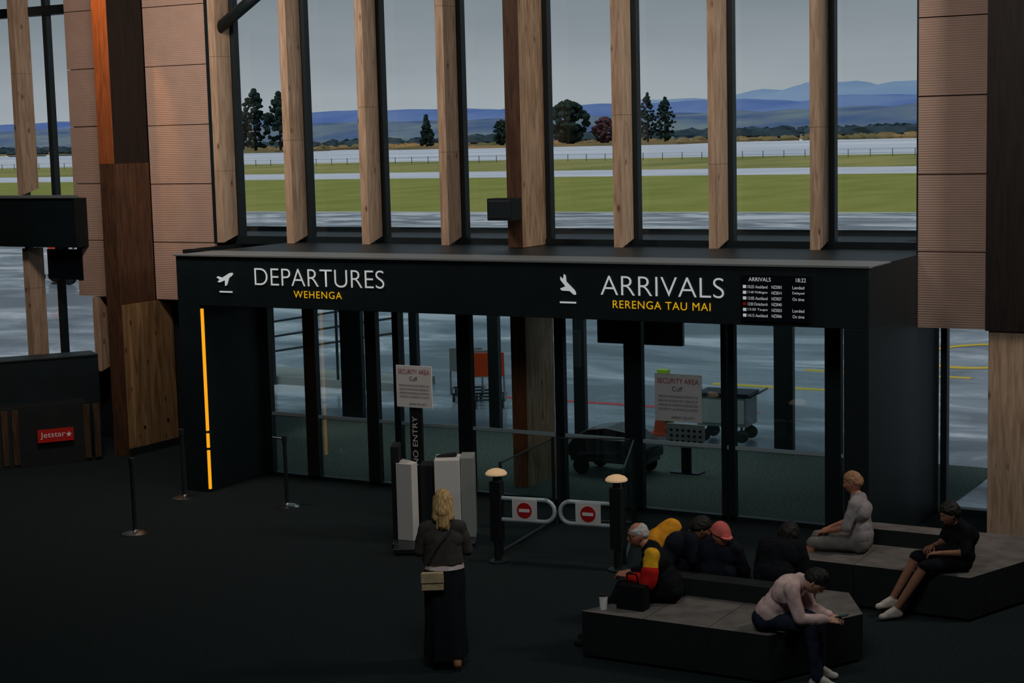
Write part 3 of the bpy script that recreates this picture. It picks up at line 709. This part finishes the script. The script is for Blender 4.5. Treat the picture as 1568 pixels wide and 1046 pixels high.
# ------------------------------------------------------------ exterior ground
def strip(name,y0,y1,z,m,x0=-3000,x1=1500):
    B().add([(x0,y0,z),(x1,y0,z),(x1,y1,z),(x0,y1,z)],[(0,1,2,3)],m).build(name)
strip('ground_apron',24.05,94,-.02,'asphalt',-250,150)
B().box(-60,-19.4,21.25,24.05,-.2,-.02,'asphalt').box(-7.0,60,21.25,24.05,-.2,-.02,'asphalt').build('ground_apron_edge')
strip('ground_grass_field',94,170,0,'grass',-400,200)
strip('ground_runway',170,198,0,'runway',-600,300)
strip('ground_grass_verge',198,284,0,'grass2',-800,400)
strip('ground_river',284,640,-.3,'river',-1800,800)
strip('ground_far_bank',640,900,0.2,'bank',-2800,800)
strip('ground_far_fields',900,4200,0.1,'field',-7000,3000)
pm=B(); YL=mat('paint_yellow',(205,180,60),0.6); WL=mat('paint_white',(225,228,232),0.6); RL=mat('paint_red',(200,70,80),0.6)
pm.box(-13,-9.4,30.2,30.4,-.02,-.012,YL).box(-12,-8.6,32.6,32.8,-.02,-.012,YL)
for i in range(48):
    a0=2*math.pi*i/48;a1=2*math.pi*(i+1)/48; c=(-9.2,36)
    pm.add([(c[0]+R*math.cos(a),c[1]+R*math.sin(a)*1.5,-.013) for R,a in ((1.2,a0),(1.42,a0),(1.42,a1),(1.2,a1))],[(0,1,2,3)],YL)
pm.box(-16,-10.9,27.3,27.45,-.02,-.012,RL).box(-40,-8,46,46.25,-.02,-.012,WL).box(-60,-20,66,66.5,-.02,-.012,YL)
pm.build('apron_markings')
fb_=B()
for i in range(90):
    x=-330+i*3.6; fb_.box(x,x+.09,262,262.09,0,1.25,'post')
for z in (.6,1.15): fb_.box(-330,-10,262.03,262.06,z,z+.03,'post')
fb_.build('airfield_fence')
def hills(name,y,depth,x0,x1,hf,m,nx=260,ny=12):
    vs=[];fs=[]
    for j in range(ny+1):
        t=j/ny; yy=y+depth*t; pr=math.sin(min(1,t*1.6)*math.pi/2)*(1 if t<.65 else 1-(t-.65)*.5)
        for i in range(nx+1):
            x=x0+(x1-x0)*i/nx; h=hf(x)*pr*(1+.3*noise.noise(Vector((x/300,yy/300,3)))*(1-t)); vs.append((x,yy,h-2))
    for j in range(ny):
        for i in range(nx): a=j*(nx+1)+i; fs.append((a,a+1,a+nx+2,a+nx+1))
    B().add(vs,fs,m).build(name,smooth=True)
nz=lambda x,s,o: noise.noise(Vector((x/s,o,0)))
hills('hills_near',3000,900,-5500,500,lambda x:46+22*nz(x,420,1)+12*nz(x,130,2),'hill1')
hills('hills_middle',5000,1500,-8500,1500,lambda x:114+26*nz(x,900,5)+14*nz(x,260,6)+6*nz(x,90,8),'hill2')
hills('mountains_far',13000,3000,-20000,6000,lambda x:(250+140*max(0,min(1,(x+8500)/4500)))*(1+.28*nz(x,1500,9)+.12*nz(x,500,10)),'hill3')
def tree(name,x,y,h,w,m,kind='tall',z=0):
    b=B(); b.cyl((x,y,z),(x,y,z+h*.6),h*.025,h*.012,'bark',8)
    for i in range(170):
        t=random.random()**.8
        if kind=='tall': rad=w*.5*(math.sin(math.pi*min(1,.15+t*.9))**.6)
        elif kind=='round': rad=w*.5*math.sqrt(max(0.02,1-(2*t-1)**2))
        else: rad=w*.5*(1-t)*(.6+.6*random.random())
        zz=z+h*(.08+.88*t); a=random.random()*6.28; rr=rad*random.random()**.5
        s_=w*(.05+.06*random.random())
        b.ball((x+rr*math.cos(a),y+rr*math.sin(a),zz),(s_,s_,s_*.8),m,7,jit=.5)
    b.build(name)
tree('cypress_tree',-467,590,28,13,'leaf'); tree('cypress_tree',-455,592,26,13,'leaf'); tree('cypress_tree',-474,588,20,11,'leaf')
tree('broadleaf_tree',-318,600,17.5,16,'leaf','round'); tree('cypress_tree',-283.5,600,20,7,'leaf'); tree('cypress_tree',-277,602,18,8,'leaf')
tree('broadleaf_tree',-307,610,11,10,'leafr','round'); tree('spindly_pine_tree',-385,600,14,9,'leaf','cone'); tree('broadleaf_tree',-349,600,11,7,'leaf','round')
B().box(-495,-445,575,615,-.3,.6,'bank').box(-400,-365,585,620,-.3,.6,'bank').box(-360,-262,580,625,-.3,.6,'bank').build('ground_river_islets')
b=B()
for i in range(900):
    x=-1250+1250*random.random(); y=700+900*random.random()**1.3; s_=1.4+2.6*random.random()*(1.15 if x>-500 else .7)
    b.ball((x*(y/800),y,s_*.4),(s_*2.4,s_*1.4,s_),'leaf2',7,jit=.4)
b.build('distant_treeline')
b=B()
for i in range(260):
    x=-560+470*random.random(); y=638+14*random.random(); s_=.6+1.1*random.random()
    b.ball((x,y,s_*.4),(s_*2.2,s_,s_),'bank',6,jit=.4)
b.build('riverbank_shrubs')
def trolley(x,y,rot,m):
    T=Matrix.Translation((x,y,0))@Matrix.Rotation(rot,4,'Z'); b=B()
    b.tube([(-.3,-.4,.15),(-.3,.4,.15),(.3,.4,.15),(.3,-.4,.15),(-.3,-.4,.15)],.02,'dsteel',T=T)
    b.tube([(-.3,-.4,.15),(-.28,-.5,1.0),(.28,-.5,1.0),(.3,-.4,.15)],.02,'chrome',T=T).box(-.3,.3,-.53,-.47,.6,1.02,m,T)
    b.tube([(-.28,-.45,.6),(-.25,-.2,.55),(.25,-.2,.55),(.28,-.45,.6)],.012,'chrome',T=T)
    for sx in (-.25,.25):
        for sy in (-.38,.38): b.cyl((sx-.02,sy,.06),(sx+.02,sy,.06),.07,.07,'rubber',T=T)
    b.build('luggage_trolley')
for i in range(3): trolley(-15.75-.38*i,26.4+.25*i,.5,('orange','kgrey','kgrey')[i])
b=B(); T=Matrix.Translation((-10.35,24.75,0))@Matrix.Rotation(.08,4,'Z')@Matrix.Diagonal((.9,.8,.85,1))
b.prism([(-.48,-.35),(.42,-.35),(.42,.35),(-.48,.35)],.3,.85,'kgrey',T=T).box(-.5,.46,-.37,.37,.85,.92,'frame',T).box(-.42,.38,-.36,-.352,.36,.8,'kiosk',T)
for sx in (-.38,.32):
    for sy in (-.3,.3): b.cyl((sx,sy-.03,.12),(sx,sy+.03,.12),.12,.12,'rubber',T=T).box(sx-.02,sx+.02,sy-.02,sy+.02,.12,.32,'dsteel',T)
b.tube([(.46,-.3,.85),(.62,-.3,.95),(.62,.3,.95),(.46,.3,.85)],.018,'dsteel',T=T)
b.build('baggage_bin_cart',bevel=.01)
b=B(); b.lathe((-11.6,24.9,-.02),[(.2,0),(.2,.03),(.13,.04),(.03,.68),(.02,.7)],'orange'); b.build('traffic_cone')
b=B(); b.box(-11.38,-11.28,24.6,24.7,-.02,.62,YL)
for i in range(4): b.add([(-11.385,24.595,.05+i*.15),(-11.275,24.595,.11+i*.15),(-11.275,24.595,.18+i*.15),(-11.385,24.595,.12+i*.15)],[(0,1,2,3)],'ink')
b.build('striped_bollard')
b=B(); b.box(-11.95,-11.75,25.5,25.6,.45,.95,'lime').cyl((-11.85,25.55,-.02),(-11.85,25.55,.5),.03,.03,'dsteel'); b.build('hi_vis_marker',bevel=.01)
b=B()
for i in range(8):
    x=-23.5+i*.75; b.cyl((x,27+.05*i,-.02),(x,27+.05*i,1.2+.12*i),.03,.03,'dsteel',10)
for k in range(4): b.tube([(-23.5,27,.3+.3*k),(-18.25,27.35,.3+.3*k+.84)],.022,'dsteel')
b.box(-23.5,-18.2,27.2,28.4,-.02,.14,'kgrey')
b.build('access_ramp_railing')
b=B(); T=Matrix.Translation((-44.5,44.8,0))@Matrix.Rotation(.2,4,'Z')
b.box(-1.0,1.0,-.6,.6,.35,.95,'white2',T).box(-.9,.1,-.55,.55,.95,1.05,'white2',T)
for sx in(-.65,.65):
    for sy in(-.6,.6): b.cyl((sx,sy-.1,.28),(sx,sy+.1,.28),.3,.3,'rubber',T=T)
b.tube([(.2,-.5,.9),(.2,-.5,1.7),(.2,.5,1.7),(.2,.5,.9)],.035,'ink',T=T).box(-.35,.15,-.3,.3,1.05,1.45,'orange',T).cyl((.2,0,1.72),(.2,0,1.88),.08,.07,'orange',T=T)
b.build('baggage_tug',bevel=.03)

# ------------------------------------------------------------ world and lights
w=bpy.data.worlds.new('world'); SC.world=w; w.use_nodes=True; nt=w.node_tree; N=nt.nodes; L=nt.links
bg=N['Background']; tc=N.new('ShaderNodeTexCoord'); sx=N.new('ShaderNodeSeparateXYZ'); L.new(tc.outputs['Generated'],sx.inputs[0])
n=N.new('ShaderNodeTexNoise'); n.inputs['Scale'].default_value=5; n.inputs['Detail'].default_value=5
mp=N.new('ShaderNodeMapping'); mp.inputs['Scale'].default_value=(1,1,7); L.new(tc.outputs['Generated'],mp.inputs[0]); L.new(mp.outputs[0],n.inputs['Vector'])
ma=N.new('ShaderNodeMath'); ma.operation='MULTIPLY_ADD'; ma.inputs[1].default_value=.05; L.new(n.outputs[0],ma.inputs[0]); L.new(sx.outputs[2],ma.inputs[2])
r=N.new('ShaderNodeValToRGB'); L.new(ma.outputs[0],r.inputs[0]); e=r.color_ramp.elements
e[0].position=0.02; e[0].color=(*lin((176,184,188)),1); e[1].position=0.14; e[1].color=(*lin((108,120,128)),1)
x=e.new(.075); x.color=(*lin((146,155,160)),1)
L.new(r.outputs[0],bg.inputs[0]); bg.inputs[1].default_value=1.0
def light(name,kind,loc,target,energy,col,size=1,sizey=None,angle=None,spot=None):
    l=bpy.data.lights.new(name,kind); l.energy=energy; l.color=col
    if kind=='AREA':
        l.size=size
        if sizey: l.shape='RECTANGLE'; l.size_y=sizey
    elif kind=='SUN': l.angle=angle
    else: l.shadow_soft_size=size
    if spot: l.spot_size=spot; l.spot_blend=.6
    o=bpy.data.objects.new(name,l); o.location=loc; o.rotation_euler=(Vector(target)-Vector(loc)).to_track_quat('-Z','Y').to_euler(); COL.objects.link(o)
light('sun','SUN',(0,0,50),(8,22,0),1.45,(1,.98,.95),angle=.6)
light('facade_fill','AREA',(-15.5,16,8.4),(-17.5,20.6,4.0),290,(1,.87,.78),1.6)  # unseen area fill, added to brighten the left panels and fins
light('facade_fill','AREA',(-8.5,16,8.4),(-10.5,20.6,4.5),80,(1,.86,.76),1.6)  # unseen area fill, added to brighten the middle fins
light('facade_fill','AREA',(-1,18.0,7.6),(-13,20.8,5),240,(1,.93,.86),1.6)  # added fill near the right wall for the fins' right faces; no fixture
light('hall_fill','AREA',(-5,9,8.2),(-8.5,16,0.5),200,(.93,.98,1),3)  # unseen area fill, added to lift the benches and entry area
light('vestibule_fill','AREA',(-12.5,22.5,2.7),(-12.5,22.5,0),30,(.92,1,.98),8,1.5)  # fill added out of view to lift the mat behind the doors
light('warm_spot','SPOT',(-18.72,18.9,8.5),(-18.66,19.85,6.7),190,(1,.55,.22),.05,spot=.45)

# ------------------------------------------------------------ camera
f=2600.0
yaw=math.radians(30); pit=math.radians(6.95); rho=math.radians(1.43)
fh=Vector((-math.sin(yaw),math.cos(yaw),0)); r0=Vector((math.cos(yaw),math.sin(yaw),0))
fwd=fh*math.cos(pit)+Vector((0,0,-math.sin(pit))); u0=r0.cross(fwd)
rr=r0*math.cos(rho)-u0*math.sin(rho); uu=u0*math.cos(rho)+r0*math.sin(rho)
cam=bpy.data.cameras.new('camera'); co=bpy.data.objects.new('camera',cam); COL.objects.link(co)
Mx=Matrix((rr,uu,-fwd)).transposed().to_4x4(); Mx.translation=Vector((0,0,4.9)); co.matrix_world=Mx; cam.lens=36*f/1568; cam.clip_end=60000; cam.clip_start=.1
LC.exclude=False
SC.camera=co
